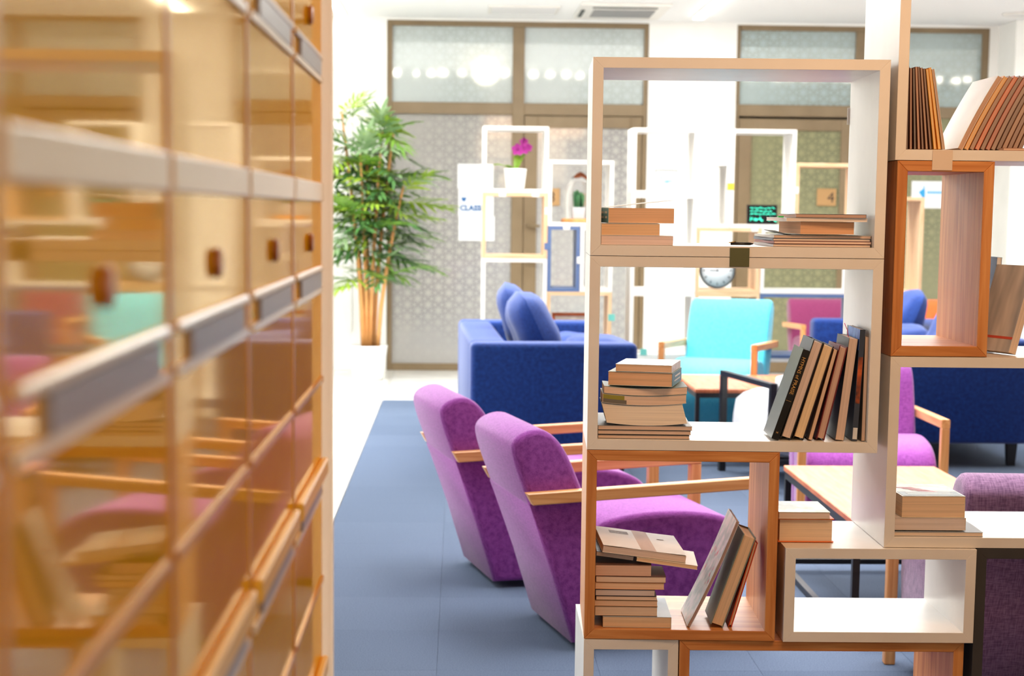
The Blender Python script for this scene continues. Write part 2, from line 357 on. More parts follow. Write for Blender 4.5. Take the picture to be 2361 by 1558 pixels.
FB = T((0, 11.4, 0))
G2 = 'stacked shelf boxes at the back'
for lab, x, z, w_, h_, k in (
    ('white box holding the potted orchid', .150, 1.526, .436, .436, 'white'),
    ('oak box directly under the orchid box', .150, 1.09, .436, .436, 'wood'),
    ('tall white box under the oak box left of the blue sofa cushions', .150, .436, .436, .654, 'white'),
    ('white box on the floor behind the left blue sofa', .150, 0, .436, .436, 'white'),
    ('white box holding the glass bell jar', .587, 1.308, .436, .436, 'white'),
    ('narrow blue grey box under the bell jar', .587, .872, .218, .436, 'blue'),
    ('narrow white box right of the narrow blue grey box', .806, .872, .218, .436, 'white'),
    ('oak box with a framed picture above the left sofa', .587, .436, .436, .436, 'wood'),
    ('white box on the floor under the framed picture', .587, 0, .436, .436, 'white'),
    ('white box with the small blue landscape picture', 1.146, 1.526, .436, .436, 'white'),
    ('tall empty white box under the landscape picture', 1.146, .872, .436, .654, 'white'),
    ('white box low behind the left arm of the turquoise chair', 1.146, .436, .436, .436, 'white'),
    ('white box on the floor behind the turquoise chair', 1.146, 0, .436, .436, 'white'),
    ('narrow white box above the wall clock', 1.583, 1.308, .218, .436, 'white'),
    ('tall white box with the black light board', 1.802, 1.308, .436, .654, 'white'),
    ('oak box right of the black light board', 2.239, 1.308, .436, .436, 'wood'),
    ('oak box containing the round clock', 1.583, .872, .436, .436, 'wood'),
    ('oak box right behind the turquoise backrest', 1.583, .436, .436, .436, 'wood'),
    ('oak box on the floor under the turquoise chair back', 1.583, 0, .436, .436, 'wood'),
    ('wide white box right of the clock', 2.020, .872, .654, .436, 'white'),
    ('wide blue box right of the turquoise backrest', 2.020, .436, .654, .436, 'blue'),
    ('wide white box on the floor below the blue box', 2.020, 0, .654, .436, 'white'),
    ('tall oak box seen through the narrow upright oak box', 2.675, .872, .436, .654, 'wood'),
    ('white box under the tall oak box', 2.675, .436, .436, .436, 'white'),
    ('white box on the floor at the right end of the back shelf', 2.675, 0, .436, .436, 'white')):
    shelf_box(lab, FB, x, z, w_, h_, 'pale' if k == 'wood' else k, group=G2)
TEAL = mat('teal', (110, 190, 180), .5); YEL = mat('yellow', (246, 214, 60), .5)
for lab, x, z, m in (('white clip under the orchid pot, left one', .26, 1.50, WHITE), ('white clip under the orchid pot, right one', .48, 1.50, WHITE), ('white clip between oak box and bell jar box', .565, 1.385, WHITE),
                     ('blue grey clip left of the narrow blue grey box', .565, 1.15, BLUEL), ('white clip under the bell jar', .69, 1.285, WHITE), ('white clip right of the narrow blue grey box', .785, 1.06, WHITE),
                     ('teal clip beside the framed picture', 1.0, .68, TEAL), ('yellow clip left of the light board', 1.78, 1.56, YEL), ('white clip under the light board', 1.95, 1.285, WHITE),
                     ('white clip right of the light board', 2.215, 1.54, WHITE), ('pale grey clip left of the clock box', 1.56, 1.38, mat('pale_clip', (214, 218, 226), .5)), ('teal clip low behind the sofa end', 1.22, .45, TEAL)):
    clip(lab, FB, x, x+.045, z, z+.045, m)

# ------------------------------------------------------------------ books
def paper(c, k='p'):
    n = 'pages_%s_%d_%d_%d' % ((k,)+c)
    if n in MATS: return MATS[n]
    c = tuple(int(x*.58+255*.42) for x in c); d = tuple(max(0, int(x*.87)) for x in c)
    return noisy(n, c, d, 1, .8, .25, .0006, 3, (3, 3, 700), spec=.15, lo=.45, hi=.75)
def card(c, rough=.4): return noisy('card_%d_%d_%d' % c, c, tuple(max(0, x-10) for x in c), 9, rough, spec=.4)
def gbox(V, Fc, x0, x1, y0, y1, z0, z1, nx=10, ny=1):
    b = len(V)
    for i in range(nx+1):
        x = x0+(x1-x0)*i/nx
        V += [(x, y0, z0), (x, y1, z0), (x, y1, z1), (x, y0, z1)]
    for i in range(nx):
        a = b+4*i
        for k in range(4): Fc.append((a+k, a+4+k, a+4+(k+1) % 4, a+(k+1) % 4))
    Fc.append((b, b+1, b+2, b+3)); e = b+4*nx; Fc.append((e+3, e+2, e+1, e))
def book(label, M, L, W, Tk, cov, pg, bend=0, wav=0, hard=False, shear=0, cat='book', name='book', group=None, top=True, spine_col=None, bow=0, rough=.5, patches=()):
    """local: x = height of the book, y = fore-edge (0) to spine (W), z = thickness"""
    t = thing(name, label, cat, M, group)
    ct = .0022 if hard else .0007; o = .0035 if hard else .0008
    ph = random.uniform(0, 6)
    def df(v):
        x, y, z = v; s = 2*x/L-1
        return (x+shear*z/Tk, y, z+bend*s*s*(1 if bend > 0 else 1)+wav*math.sin(7.5*x/L+ph+3*z/Tk)*(z/Tk)+bow*(1-s*s))
    if isinstance(cov, tuple): cov = card(cov, rough)
    V, Fc = [], []; gbox(V, Fc, o, L-o, o, W-ct*1.1, ct, Tk-ct)
    mesh('pages', [df(v) for v in V], Fc, paper(pg), t)
    V, Fc = [], []; gbox(V, Fc, 0, L, 0, W, 0, ct)
    if top: gbox(V, Fc, 0, L, 0, W, Tk-ct, Tk)
    mesh('cover', [df(v) for v in V], Fc, cov, t)
    V, Fc = [], []; gbox(V, Fc, 0, L, W-ct, W+(.0004 if hard else .0), ct, Tk-ct)
    mesh('spine', [df(v) for v in V], Fc, card(spine_col) if spine_col else cov, t)
    for pn, a, pm in patches:
        V, Fc = [], []; gbox(V, Fc, *a); mesh(pn, [df(v) for v in V], Fc, pm, t)
    return t
def flat(F, x, d, z, rot, L, W, extra=0):
    """rot 0: fore-edge to the front; -90: spine right; +90: spine left; extra = twist in degrees about the front left corner"""
    B = F @ T((x, d, z)) @ RZ(math.radians(extra))
    if rot == -90: return B @ T((0, L, 0)) @ RZ(-PI/2)
    if rot == 90: return B @ T((W, 0, 0)) @ RZ(PI/2)
    return B
def lean(F, x, d, z, th, Tk, spine_front, W=.14):
    """standing book; (x, z) = left bottom corner at the front on the shelf, th = lean to the right in degrees"""
    a = math.radians(th); ex = Vector((math.sin(a), 0, math.cos(a)))
    side = Vector((math.cos(a), 0, -math.sin(a)))
    lift = Tk*math.sin(a) if th > 0 else 0
    o = Vector((x, d, z+lift+.0004))
    if spine_front: return F @ basis(o + Vector((0, W, 0)), ex, (0, -1, 0))
    return F @ basis(o + side*Tk, ex, (0, 1, 0))
# -- crowning box, left pile
Z = 1.308+TH+.0012
book('pale pink edged paperback at the bottom of the short pile in the crowning box', flat(SL, .025, .02, Z, 0, .162, .12), .162, .12, .0205, (238, 232, 232), (214, 184, 184)); Z += .021
book('orange edged paperback in the middle of the short pile in the crowning box', flat(SL, .0255, .02, Z, 90, .19, .131), .19, .131, .026, (236, 236, 238), (226, 160, 92), bow=.0006); Z += .0272
t = book('orange edged paperback with blue spine lying open on the short pile', flat(SL, .0405, .022, Z, 90, .135, .150, 6.5), .135, .150, .034, (232, 236, 234), (214, 142, 84), spine_col=(130, 192, 210), top=False, bow=.0004)
fa = math.radians(6.5)
V, Fc = [], []; gbox(V, Fc, 0, .135, 0, .150, 0, .0008, 6)
mesh('lifted_cover', [(x, .150-(.150-y)*math.cos(fa), .0344+(.150-y)*math.sin(fa)*(.3+.7*(.150-y)/.15)+z) for x, y, z in V], Fc, card((232, 236, 234)), t)
TXT = mat('print_white', (236, 236, 236), .5)
for x0, x1, z0 in ((.015, .05, .021), (.015, .044, .010), (.066, .12, .021), (.066, .112, .010)):
    box('spine_print', x0, x1, .1502, .1506, z0, z0+.005, TXT, t)
# -- crowning box, right pile
Z = 1.308+TH+.0012
for i, (c, p_) in enumerate((((196, 190, 188), (206, 172, 150)), ((150, 70, 60), (214, 180, 160)), ((90, 96, 110), (222, 190, 172)), ((210, 206, 196), (196, 150, 128)))):
    book(('lowest', 'second', 'third', 'topmost')[i]+' glossy magazine under the orange edged book in the crowning box', flat(SL, .409+.002*(i % 2), .016+.002*i, Z, 90, .27, .218, 2), .27, .218, .0056, c, p_, wav=.0007, cat='magazine', name='magazine', group='magazines in the crowning box'); Z += .0064
t = thing('paper_sheet', 'curled pale sheet of paper on the magazine pile in the crowning box', 'paper', SL @ T((.412, .02, Z+.0003)))
V, Fc = [], []
for i in range(11):
    for j in range(2): V.append((.195*i/10, .2*j, .06*max(0, .16-i/10)))
for i in range(10): Fc.append((2*i, 2*i+2, 2*i+3, 2*i+1))
mesh('sheet', V+[(x, y, z+.0004) for x, y, z in V], Fc+[tuple(22+k for k in f)[::-1] for f in Fc], card((214, 222, 222)), t)
Z += .0022
book('thick book with burnt orange page edges in the crowning box', flat(SL, .470, .03, Z, -90, .185, .124, 7), .185, .124, .028, (238, 234, 226), (198, 116, 58)); Z += .0285
book('thin white paged magazine above the burnt orange edged book', flat(SL, .437, .02, Z, -90, .24, .182, 3), .24, .182, .008, (236, 232, 226), (226, 208, 196), cat='magazine', name='magazine'); Z += .0084
book('thin dark covered booklet topping the right pile in the crowning box', flat(SL, .458, .02, Z, -90, .22, .158, 2), .22, .158, .0075, (60, 52, 50), (164, 108, 82), cat='booklet', name='booklet', wav=.0008)
t = thing('marker_tab', 'small green tab on the right pile in the crowning box', 'tab', SL @ T((.425, .06, Z-.0004)))
box('tab', 0, .012, 0, .02, .0002, .0035, mat('green_tab', (40, 190, 90), .5), t)
t = thing('pen', 'black pen with brass clip lying on the crowning box shelf', 'pen', SL @ T((.327, .13, 1.308+TH+.0045)))
tube('barrel', [(0, 0, 0), (.045, 0, 0)], .0032, BLACK, t); tube('tip', [(.045, 0, 0), (.052, 0, 0)], [.003, .001], BLACK, t)
tube('clip', [(-.004, 0, .002), (.012, 0, .0045)], .0012, mat('brass', (196, 160, 90), .3, metal=1), t)
# -- hymn box, left pile
Z = .872+TH+.0012
for i, c in enumerate(((120, 118, 118), (168, 160, 156), (150, 150, 152))):
    book('wavy magazine at the '+('bottom', 'second level', 'third level')[i]+' of the tall curved pile', flat(SL, .0255, .016, Z, 90, .26, .207+.003*i), .26, .207+.003*i, .0086, c, (196, 152, 124), wav=.0012, cat='magazine', name='magazine', group='magazines under the tall curved pile'); Z += .0098
book('thick bowed paperback with cream pages in the tall curved pile', flat(SL, .0445, .018, Z, 0, .183, .125), .183, .125, .044, (206, 210, 214), (240, 216, 186), bend=.006, shear=-.012); Z += .0456
book('bowed paperback with a green photo on its edge corner', flat(SL, .034, .02, Z, 0, .190, .12), .190, .12, .0205, (214, 218, 222), (216, 170, 136), bend=.006, patches=(('edge_photo_green', (.002, .05, .0002, .0009, .010, .0195), card((150, 146, 60))), ('edge_photo_grey', (.002, .055, .0002, .0009, .0012, .010), card((116, 112, 104))))); Z += .0218
tg = bpy.data.objects['book'] if False else None
book('bowed tan paperback directly under the teal spined book', flat(SL, .0375, .02, Z, 0, .188, .12), .188, .12, .0165, (150, 168, 168), (226, 178, 146), bend=.0055); Z += .0222
t = book('orange edged book with teal spine on the tall curved pile', flat(SL, .0465, .028, Z+.001, -90, .165, .146, -12), .165, .146, .031, (202, 224, 220), (214, 136, 70), spine_col=(36, 124, 148), patches=(('spine_lettering', (.03, .12, .1462, .1464, .018, .022), TXT), ('spine_lettering', (.03, .13, .1462, .1464, .009, .012), TXT))); Z += .033
t = book('grey and white covered paperback topping the tall curved pile', flat(SL, .0625, .022, Z, -90, .155, .128, -12), .155, .128, .0165, noisy('mottled_cover', (206, 206, 210), (236, 236, 240), 40, .35, stretch=(1, 3, 1)), (216, 150, 92))
# -- hymn box, right row
Z = .872+TH+.0012
t = book('black hymn book with gold lettering on its spine', lean(SL, .4165, .012, Z, 18, .0165, True, .135), .213, .135, .0165, card((40, 42, 44), .22), (220, 200, 170), hard=True)
GOLD = mat('gold_print', (226, 180, 104), .35, metal=.6)
Mt = Matrix(((-1, 0, 0, 0), (0, 0, 1, .1364), (0, 1, 0, 0), (0, 0, 0, 1)))
text('title', 'HYMNS of PRAISE', .0115, GOLD, t, Mt @ T((-.196, .0045, 0)))
text('emblem', 'X', .007, GOLD, t, Mt @ T((-.019, .0055, 0)))
box('rule', .092, .0925, .1362, .1366, .002, .0145, GOLD, t)
for lab, x, th, L, Tk, c, p_, W_, h_ in (
    ('tall black covered book with pinkish pages next to the hymn book', .4385, 17, .232, .0235, (34, 34, 36), (204, 172, 160), .15, True),
    ('cream paged hardcover in the leaning row', .4665, 16.2, .222, .0245, (44, 24, 18), (226, 180, 116), .14, True),
    ('thin tan booklet between cream paged and maroon hardcovers', .5010, 14, .212, .0085, (120, 86, 60), (200, 148, 104), .13, False),
    ('maroon hardcover in the leaning row', .5190, 12.2, .217, .0185, (112, 28, 34), (170, 112, 88), .14, True),
    ('pale brown magazine with dark back cover in the leaning row', .5615, 6.0, .232, .020, (36, 36, 40), (186, 146, 122), .15, False),
    ('tall dark paperback with orange picture spine and blue top', .5992, 2.4, .252, .0118, (56, 66, 84), (120, 96, 84), .16, False),
    ('thin brown paperback against the right side of the hymn box', .6205, .2, .236, .0085, (120, 110, 100), (190, 140, 108), .15, False)):
    sf = 'orange picture' in lab
    b_ = book(lab, lean(SL, x, .02, Z, th, Tk, sf, W_), L, W_, Tk, c, p_, hard=h_, spine_col=None)
    if sf:
        V, Fc = [], []; gbox(V, Fc, .085, .19, W_+.0001, W_+.0005, .001, Tk-.001, 6); mesh('spine_picture', V, Fc, noisy('fiery', (200, 96, 44), (60, 40, 40), 30, .35), b_)
        V, Fc = [], []; gbox(V, Fc, .004, .03, W_+.0001, W_+.0005, .001, Tk-.001, 2); mesh('spine_label', V, Fc, card((220, 224, 228)), b_)
        V, Fc = [], []; gbox(V, Fc, .205, .252, .02, W_, -.0006, -.0001, 2); mesh('blue_cover_corner', V, Fc, noisy('sky_cover', (16, 66, 170), (110, 160, 226), 25, .5), b_)
    if 'pale brown magazine' in lab:
        tube('ribbon', [(.228, .06, .01), (.246, .055, .016), (.262, .05, .026)], .0008, mat('pink_ribbon', (230, 60, 140), .5), b_, 5)
# -- oak box pile
Z = .436+TH+.0012
names = ('grey covered book at the foot of the worn pile', 'tan paperback second from the foot of the worn pile', 'tan paperback third from the foot of the worn pile', 'pale thin paperback fourth in the worn pile', 'dark blue covered book with greyish pages in the worn pile', 'orange edged paperback sixth in the worn pile', 'curved paperback seventh in the worn pile', 'reddish edged book under the loose top books of the worn pile')
spec = ((.0435, .157, .0255, (170, 182, 196), (204, 150, 92), -90), (.0255, .143, .0225, (130, 96, 70), (208, 160, 116), 90), (.0245, .144, .0135, (200, 160, 120), (212, 150, 100), 90), (.0275, .139, .0100, (90, 70, 60), (222, 172, 134), 90),
        (.0260, .136, .0150, (46, 54, 78), (190, 160, 148), 90), (.0250, .158, .0155, (222, 160, 110), (226, 158, 100), 0), (.0265, .160, .0150, (110, 60, 44), (220, 172, 134), 0), (.0250, .128, .0265, (120, 84, 66), (206, 136, 96), 90))
for nm, (x, w_, tk, c, p_, rt) in zip(names, spec):
    if rt == 0: book(nm, flat(SL, x, .02, Z, 0, w_, .12), w_, .12, tk-.0006, c, p_, bend=.0004)
    else: book(nm, flat(SL, x, .02 if rt == 90 else .016, Z, rt, .2, w_), .2, w_, tk-.0006, c, p_)
    Z += tk+.0002
Ry = Matrix.Rotation(math.radians(7.2), 4, 'Y')
book('slim orange edged book sticking out under the coverless white book', SL @ T((.118, .02, Z+.0088)) @ Ry @ RZ(math.radians(-2)), .14, .17, .009, (234, 220, 200), (226, 160, 92))
Ry = Matrix.Rotation(math.radians(7.2), 4, 'Y')
book('dark covered book wedged under the coverless white book', SL @ T((.0265, .03, Z+.0178)) @ Ry, .086, .19, .0105, (58, 58, 64), (150, 120, 104))
t = book('coverless white book tilted on top of the worn pile', SL @ T((.040, .018, Z+.0288)) @ Ry @ RZ(math.radians(3)), .193, .23, .0165, (236, 234, 230), (200, 164, 146), top=False, wav=.0015)
INK = mat('ink_grey', (170, 168, 172), .7)
V, Fc = [], []; gbox(V, Fc, .0, .193, .0, .229, .0165, .0170, 10)
mesh('title_page', [(x, y, z+.0004*math.sin(7*x/.193)) for x, y, z in V], Fc, card((244, 242, 238), .7), t)
for i in range(3): box('print_line', .030, .075, .165+.012*i, .172+.012*i, .0175, .0179, INK, t)
box('print_line', .142, .158, .15, .156, .0175, .0179, INK, t)
# -- oak box, leaning books
Z = .436+TH+.0012
floral = noisy('floral_cover', (176, 192, 192), (226, 220, 222), 34, .22, detail=5, lo=.4, hi=.6)
t = book('softcover with a painted floral cover leaning in the oak box', lean(SL, .237, .022, Z, 23.5, .0075, False, .165), .268, .165, .0075, floral, (110, 62, 54), bow=-.004, cat='magazine', name='magazine')
BL = mat('blossom', (186, 64, 84), .5)
for i in range(14):
    x, y = random.uniform(.10, .19), random.uniform(.01, .14); k = random.uniform(.005, .011)
    mesh('blossom', [(x-k, y, .0079-.004*(1-(2*x/.268-1)**2)), (x, y-k*.6, .0079-.004*(1-(2*x/.268-1)**2)), (x+k, y, .0079-.004*(1-(2*x/.268-1)**2)), (x, y+k*.6, .0079-.004*(1-(2*x/.268-1)**2))], [(0, 1, 2, 3)], BL, t)
book('hardcover with tan pages and dull green cover leaning in the oak box', lean(SL, .2905, .02, Z, 18.5, .030, False, .13), .222, .13, .030, (126, 136, 128), (208, 152, 98), hard=True, spine_col=(96, 80, 66))
book('orange red hardcover leaning behind the tan paged hardcover', lean(SL, .3325, .03, Z, 15.5, .0085, False, .13), .205, .13, .0085, (206, 78, 36), (214, 160, 110), hard=True)
# -- on the low box
Z = .654+.0008
book('thick hardcover with an orange jacket on the low white box', flat(SM, -.0060, .065, Z, 0, .128, .15), .128, .15, .055, (232, 118, 48), (214, 176, 136), hard=True); Z += .0556
t = book('white picture covered paperback on the orange jacketed hardcover', flat(SM, -.0065, .060, Z, 0, .118, .15), .118, .15, .0155, noisy('landscape_cover', (226, 232, 232), (176, 186, 150), 14, .3, detail=4, lo=.45, hi=.6), (206, 176, 164))
# -- wide white box
Z = .654+TH+.0012
book('grey covered magazine under the books in the wide white box', flat(SR, .0255, .012, Z, 90, .26, .204), .26, .204, .0105, (150, 160, 172), (206, 176, 150), wav=.001, cat='magazine', name='magazine'); Z += .0125
book('pale paged paperback between magazine and thick illustrated book', flat(SR, .0255, .02, Z, -90, .19, .166), .19, .166, .0285, (222, 212, 206), (206, 184, 176)); Z += .029
ill = noisy('illustrated_cover', (226, 224, 206), (176, 176, 156), 22, .3, detail=4, lo=.45, hi=.6)
t = book('thick tan paged book with an illustrated cover', flat(SR, .044, .022, Z, -90, .175, .146, 1.5), .175, .146, .049, ill, (218, 168, 116))
box('title_band', .112, .168, .004, .142, .0490, .0495, card((104, 124, 132)), t)
for i in range(2): box('title_line', .122+.018*i, .132+.018*i, .02, .126, .0495, .0498, card((196, 206, 206)), t)
RED = mat('illustration_red', (206, 110, 116), .5)
for i in range(4):
    x, y = .045+.018*i, .014+.012*i
    mesh('figure', [(x, y, .0496), (x+.012, y+.004, .0496), (x+.02, y+.05, .0496), (x+.004, y+.04, .0496)], [(0, 1, 2, 3)], RED, t)
# -- on top of the wide white box
Z = 1.09+.0008
silv = noisy('silver_cover', (168, 180, 196), (226, 232, 240), 5, .2, stretch=(1, 5, 1), detail=2, spec=.7); bsdf(silv).inputs['Metallic'].default_value = .15
Fr = SR @ T((.281, .05, 0)) @ RZ(math.radians(24))
t = book('silver covered paperback leaning beside the narrow oak box', lean(Fr, 0, 0, Z, 17, .022, False, .12), .205, .12, .022, silv, (204, 170, 140))
V, Fc = [], []; gbox(V, Fc, .030, .036, .0, .12, .0221, .0224, 1); mesh('red_stripe', V, Fc, mat('red_stripe', (206, 92, 80), .4), t)
book('upright blue folder behind the silver paperback', lean(SR, .283, .21, Z, 3, .012, False, .12) , .218, .12, .012, (92, 124, 172), (226, 226, 226), cat='folder', name='folder')
# -- uppermost box
Z = 1.526+TH+.0012
cols = ((58, 36, 30), (120, 76, 58), (60, 44, 38), (150, 104, 80), (84, 52, 40), (128, 88, 66), (92, 60, 46), (214, 156, 70), (220, 160, 66), (150, 104, 74))
pos = .0228
for i, c in enumerate(cols):
    tk = .0060 if i < 7 else .0068
    th = -(1.0+i*1.0)
    lab = ('white covered magazine at the right end of the upright row' if i == 9 else ('amber folder' if i in (7, 8) else 'brown edged magazine') + ', number %s from the white post in the upright row' % ('one two three four five six seven eight nine ten'.split()[i]))
    book(lab, lean(SR, pos, .022+.004*random.random(), Z+.0002, th, tk-.001, False, .2), .178+.006*random.random(), .2, tk-.0012, (232, 230, 228) if i == 9 else tuple(min(255, int(x*1.15)) for x in c), c, cat='folder' if i in (7, 8) else 'magazine', name='folder' if i in (7, 8) else 'magazine', group='upright row of magazines')
    pos += tk+.0031
pos = .145
cols = ((150, 96, 62), (196, 136, 66), (120, 78, 58), (176, 84, 52), (96, 66, 54), (140, 70, 54), (110, 80, 66), (84, 58, 48), (130, 92, 72), (100, 70, 60), (120, 84, 66), (92, 64, 54))
for i, c in enumerate(cols):
    tk = .0125 if i == 0 else .0105; th = 27.5-i*.2
    lab = 'white covered magazine leaning at the head of the slanted row' if i == 0 else 'brown edged magazine, number %s in the slanted row' % ('one two three four five six seven eight nine ten eleven twelve'.split()[i])
    book(lab, lean(SR, pos, .045, Z, th, tk-.0006, False, .2), .182, .2, tk-.0012, (240, 240, 240) if i == 0 else tuple(min(255, int(x*1.2)) for x in c), c, bow=.003 if i == 0 else .003, cat='magazine', name='magazine', group='slanted row of magazines')
    pos += tk/math.cos(math.radians(th))+.0003
for i in range(3):
    book('thick grey ring binder, %s behind the slanted row' % ('first', 'second', 'third')[i], lean(SR, .49+.042*i, .03, Z, 0, .04, False, .24), .30, .24, .04, (120, 120, 124), (220, 214, 204), hard=True, cat='binder', name='binder', group='ring binders')
book('brown booklet lying in front of the slanted row', flat(SR, .236, .004, Z, 0, .15, .036), .15, .036, .0055, (170, 112, 84), (190, 140, 110), cat='booklet', name='booklet')

# ------------------------------------------------------------------ seating
def lounge_chair(label, M, fab, sc=1, group='lounge chairs', wd=.6, seat_z=0, high=0):
    t = thing('lounge_chair', label, 'armchair', M @ Matrix.Scale(sc, 4), group)
    h = wd/2-.038
    prof = [(.17, .025), (.10, .25), (.02, .48), (-.045, .655), (-.03, .70), (.03, .725), (.085, .715), (.14, .655), (.19, .54), (.235, .43), (.285, .26), (.33, .025)]
    prof = [(x-high*.25*max(0, z-.4), z*(1+high*max(0, z-.4))) for x, z in prof]
    pr = smooth_profile(prof[2:9], 0)
    prism('backrest', prof[:3]+smooth_profile_open(prof[2:10])+prof[10:], -h, h, fab, t, .022, 3, True)
    seat = [(.27, .10), (.225, .35), (.25, .415), (.36, .44), (.50, .447), (.64, .435), (.73, .405), (.775, .36), (.78, .30), (.735, .10)]
    prism('seat', [seat[0]]+smooth_profile_open(seat[1:9])+[seat[9]], -h+.004, h-.004, fab, t, .022, 3, True)
    for s in (-1, 1):
        y = s*(wd/2-.018)
        y0, y1 = sorted((y-s*.018, y+s*.018))
        prism('armrest', [(0, .525), (.022, .487), (.80, .517), (.80, .555)], y0, y1, armwood('X'), t, .003, 1)
        box('front_leg', .76, .80, y0+.001, y1-.001, 0, .5165, armwood('Z'), t, .003, 1)
    return t
def smooth_profile_open(p, it=2):
    for _ in range(it):
        q = [p[0]]
        for a, b in zip(p[:-1], p[1:]):
            q += [(a[0]*.75+b[0]*.25, a[1]*.75+b[1]*.25), (a[0]*.25+b[0]*.75, a[1]*.25+b[1]*.75)]
        p = q+[p[-1]]
    return p
def chair_at(x, y, ang): return T((x, y, 0)) @ RZ(math.radians(ang))
# origin of a chair = middle of its two armrest tips at the back, facing local +x
lounge_chair('purple lounge chair nearest to the oak shelf box, seen from behind', chair_at(.150, 5.56, 13), PURPLE)
lounge_chair('purple lounge chair beyond the nearest one, beside the blue sofa', chair_at(-.085, 6.47, 13), PURPLE)
lounge_chair('purple lounge chair facing the viewer across the near coffee table', chair_at(1.82, 7.86, -95), PURPLE, wd=.63)
lounge_chair('mauve grey lounge chair with its back to the wide white box', chair_at(1.60, 4.42, 86.7), MAUVE, 1.0)
lounge_chair('turquoise lounge chair facing the viewer by the far coffee table', chair_at(1.81, 11.22, -109), TURQ, 1.1, wd=.56, high=.2)
lounge_chair('orange lounge chair by the glass far right', chair_at(4.05, 13.9, -90), ORANGEF, 1.0)
lounge_chair('magenta lounge chair by the glass behind the blue box', chair_at(2.95, 13.9, -90), MAGF, 1.0)
# black framed armchair
t = thing('armchair', 'pale grey armchair with black metal arm frames by the far coffee table', 'armchair', T((1.84, 8.98, 0)) @ RZ(math.radians(11)))
prism('seat', smooth_profile([(-.30, .16), (.30, .16), (.315, .30), (.28, .475), (-.28, .475), (-.315, .30)], 2), -.34, .26, PALE, t, .03, 3, True)
prism('backrest', smooth_profile([(-.30, .18), (.30, .18), (.31, .56), (.29, .60), (-.29, .60), (-.31, .56)], 2), -.46, -.33, PALE, t, .03, 3, True)
for s in (-1, 1):
    x = s*.335
    box('armrest', x-.018, x+.018, -.42, .34, .525, .555, BLACK, t, .002, 1)
    box('leg', x-.018, x+.018, .305, .34, 0, .525, BLACK, t, .002, 1); box('leg', x-.018, x+.018, -.42, -.385, 0, .525, BLACK, t, .002, 1)
box('cross_bar', -.317, .317, .24, .27, .13, .16, BLACK, t); box('cross_bar', -.317, .317, -.4, -.37, .13, .16, BLACK, t)
def coffee_table(label, x0, x1, y0, y1, z, m):
    t = thing('coffee_table', label, 'coffee table', T((x0, y0, 0)), 'coffee tables'); w_, d = x1-x0, y1-y0
    box('tabletop', 0, w_, 0, d, z-.022, z, m, t, .003, 1)
    b = .024
    for x in (0.004, w_-b-.004):
        for y in (0.004, d-b-.004): box('leg', x, x+b, y, y+b, 0, z-.0225, BLACK, t)
        box('side_rail', x, x+b, .028+.001, d-.029, z-.05, z-.0225, BLACK, t); box('floor_rail', x, x+b, .029, d-.029, .002, .026, BLACK, t)
    for y in (0.004, d-b-.004): box('end_rail', .029, w_-.029, y, y+b, z-.05, z-.0225, BLACK, t); box('floor_rail', .029, w_-.029, y, y+b, .03, .05, BLACK, t)
    return t
coffee_table('orange wood coffee table between the purple and mauve chairs', 1.285, 1.885, 5.42, 6.62, .42, TABLEW)
coffee_table('orange wood coffee table in front of the turquoise chair', 1.32, 2.05, 9.42, 10.28, .43, TABLEW)
def sofa(label, M, D=.88, L=1.96, H=.72):
    t = thing('sofa', label, 'sofa', M, 'blue sofas')
    def rb(n, *a, bev=.03): return box(n, *a, NAVY, t, bev, 3)
    rb('arm', 0, D, 0, .17, .13, H); rb('arm', 0, D, L-.17, L, .13, H)
    rb('backrest', 0, .2, .172, L-.172, .13, H); rb('base', .202, D-.02, .172, L-.172, .13, .30, bev=.015)
    m_ = (L-.344)/2
    for i in range(2): rb('seat_cushion', .21, D, .174+i*m_, .172+(i+1)*m_-.004, .302, .45, bev=.04)
    for x in (.05, D-.11):
        for y in (.05, L-.11): prism('leg', [(x+.01, 0), (x+.05, 0), (x+.06, .131), (x, .131)], y, y+.05, BLACK, t)
    return t
sofa('blue fabric sofa behind the purple chairs, near arm towards the viewer', T((.062, 8.87, 0)) @ RZ(.034))
sofa('blue fabric sofa on the right whose dark side fills the wide white box', T((3.22, 11.32, 0)) @ RZ(PI), .88, 1.90)
def cushion(label, M, sx, sy, sz, m=NAVY):
    V, Fc = [], []; n = 16
    for side in (1, -1):
        for i in range(n+1):
            for j in range(n+1):
                u, v = 2*i/n-1, 2*j/n-1
                e = ((1-abs(u)**2.6)*(1-abs(v)**2.6))**.5 if abs(u) < 1 and abs(v) < 1 else 0
                pinch = 1-.06*(1-abs(u*v))*0
                V.append((sx/2*u*math.sqrt(1-.30*v*v), sy/2*v*math.sqrt(1-.30*u*u), side*sz/2*e*(1+.10*math.sin(5*u+3*v)*math.cos(4*v-2*u))))
    for s in range(2):
        b = s*(n+1)**2
        for i in range(n):
            for j in range(n):
                f = (b+i*(n+1)+j, b+(i+1)*(n+1)+j, b+(i+1)*(n+1)+j+1, b+i*(n+1)+j+1); Fc.append(f if s == 0 else f[::-1])
    o = mesh('cushion', V, Fc, m, None, True); o.matrix_world = M; return tag(o, label, 'cushion', 'blue cushions')
def RXYZ(x, y, z): return Matrix.Rotation(math.radians(z), 4, 'Z') @ Matrix.Rotation(math.radians(y), 4, 'Y') @ Matrix.Rotation(math.radians(x), 4, 'X')
cushion('big plump blue cushion leaning on the left sofa back near the arm', T((.43, 9.58, .72)) @ RXYZ(0, 66, 6), .52, .54, .24)
cushion('blue cushion peeking out above the big plump cushion', T((.36, 10.14, .74)) @ RXYZ(0, 70, -4), .52, .52, .19)
cushion('blue cushion sagging in the middle of the left sofa', T((.76, 10.40, .575)) @ RXYZ(4, 8, 10), .40, .46, .17)
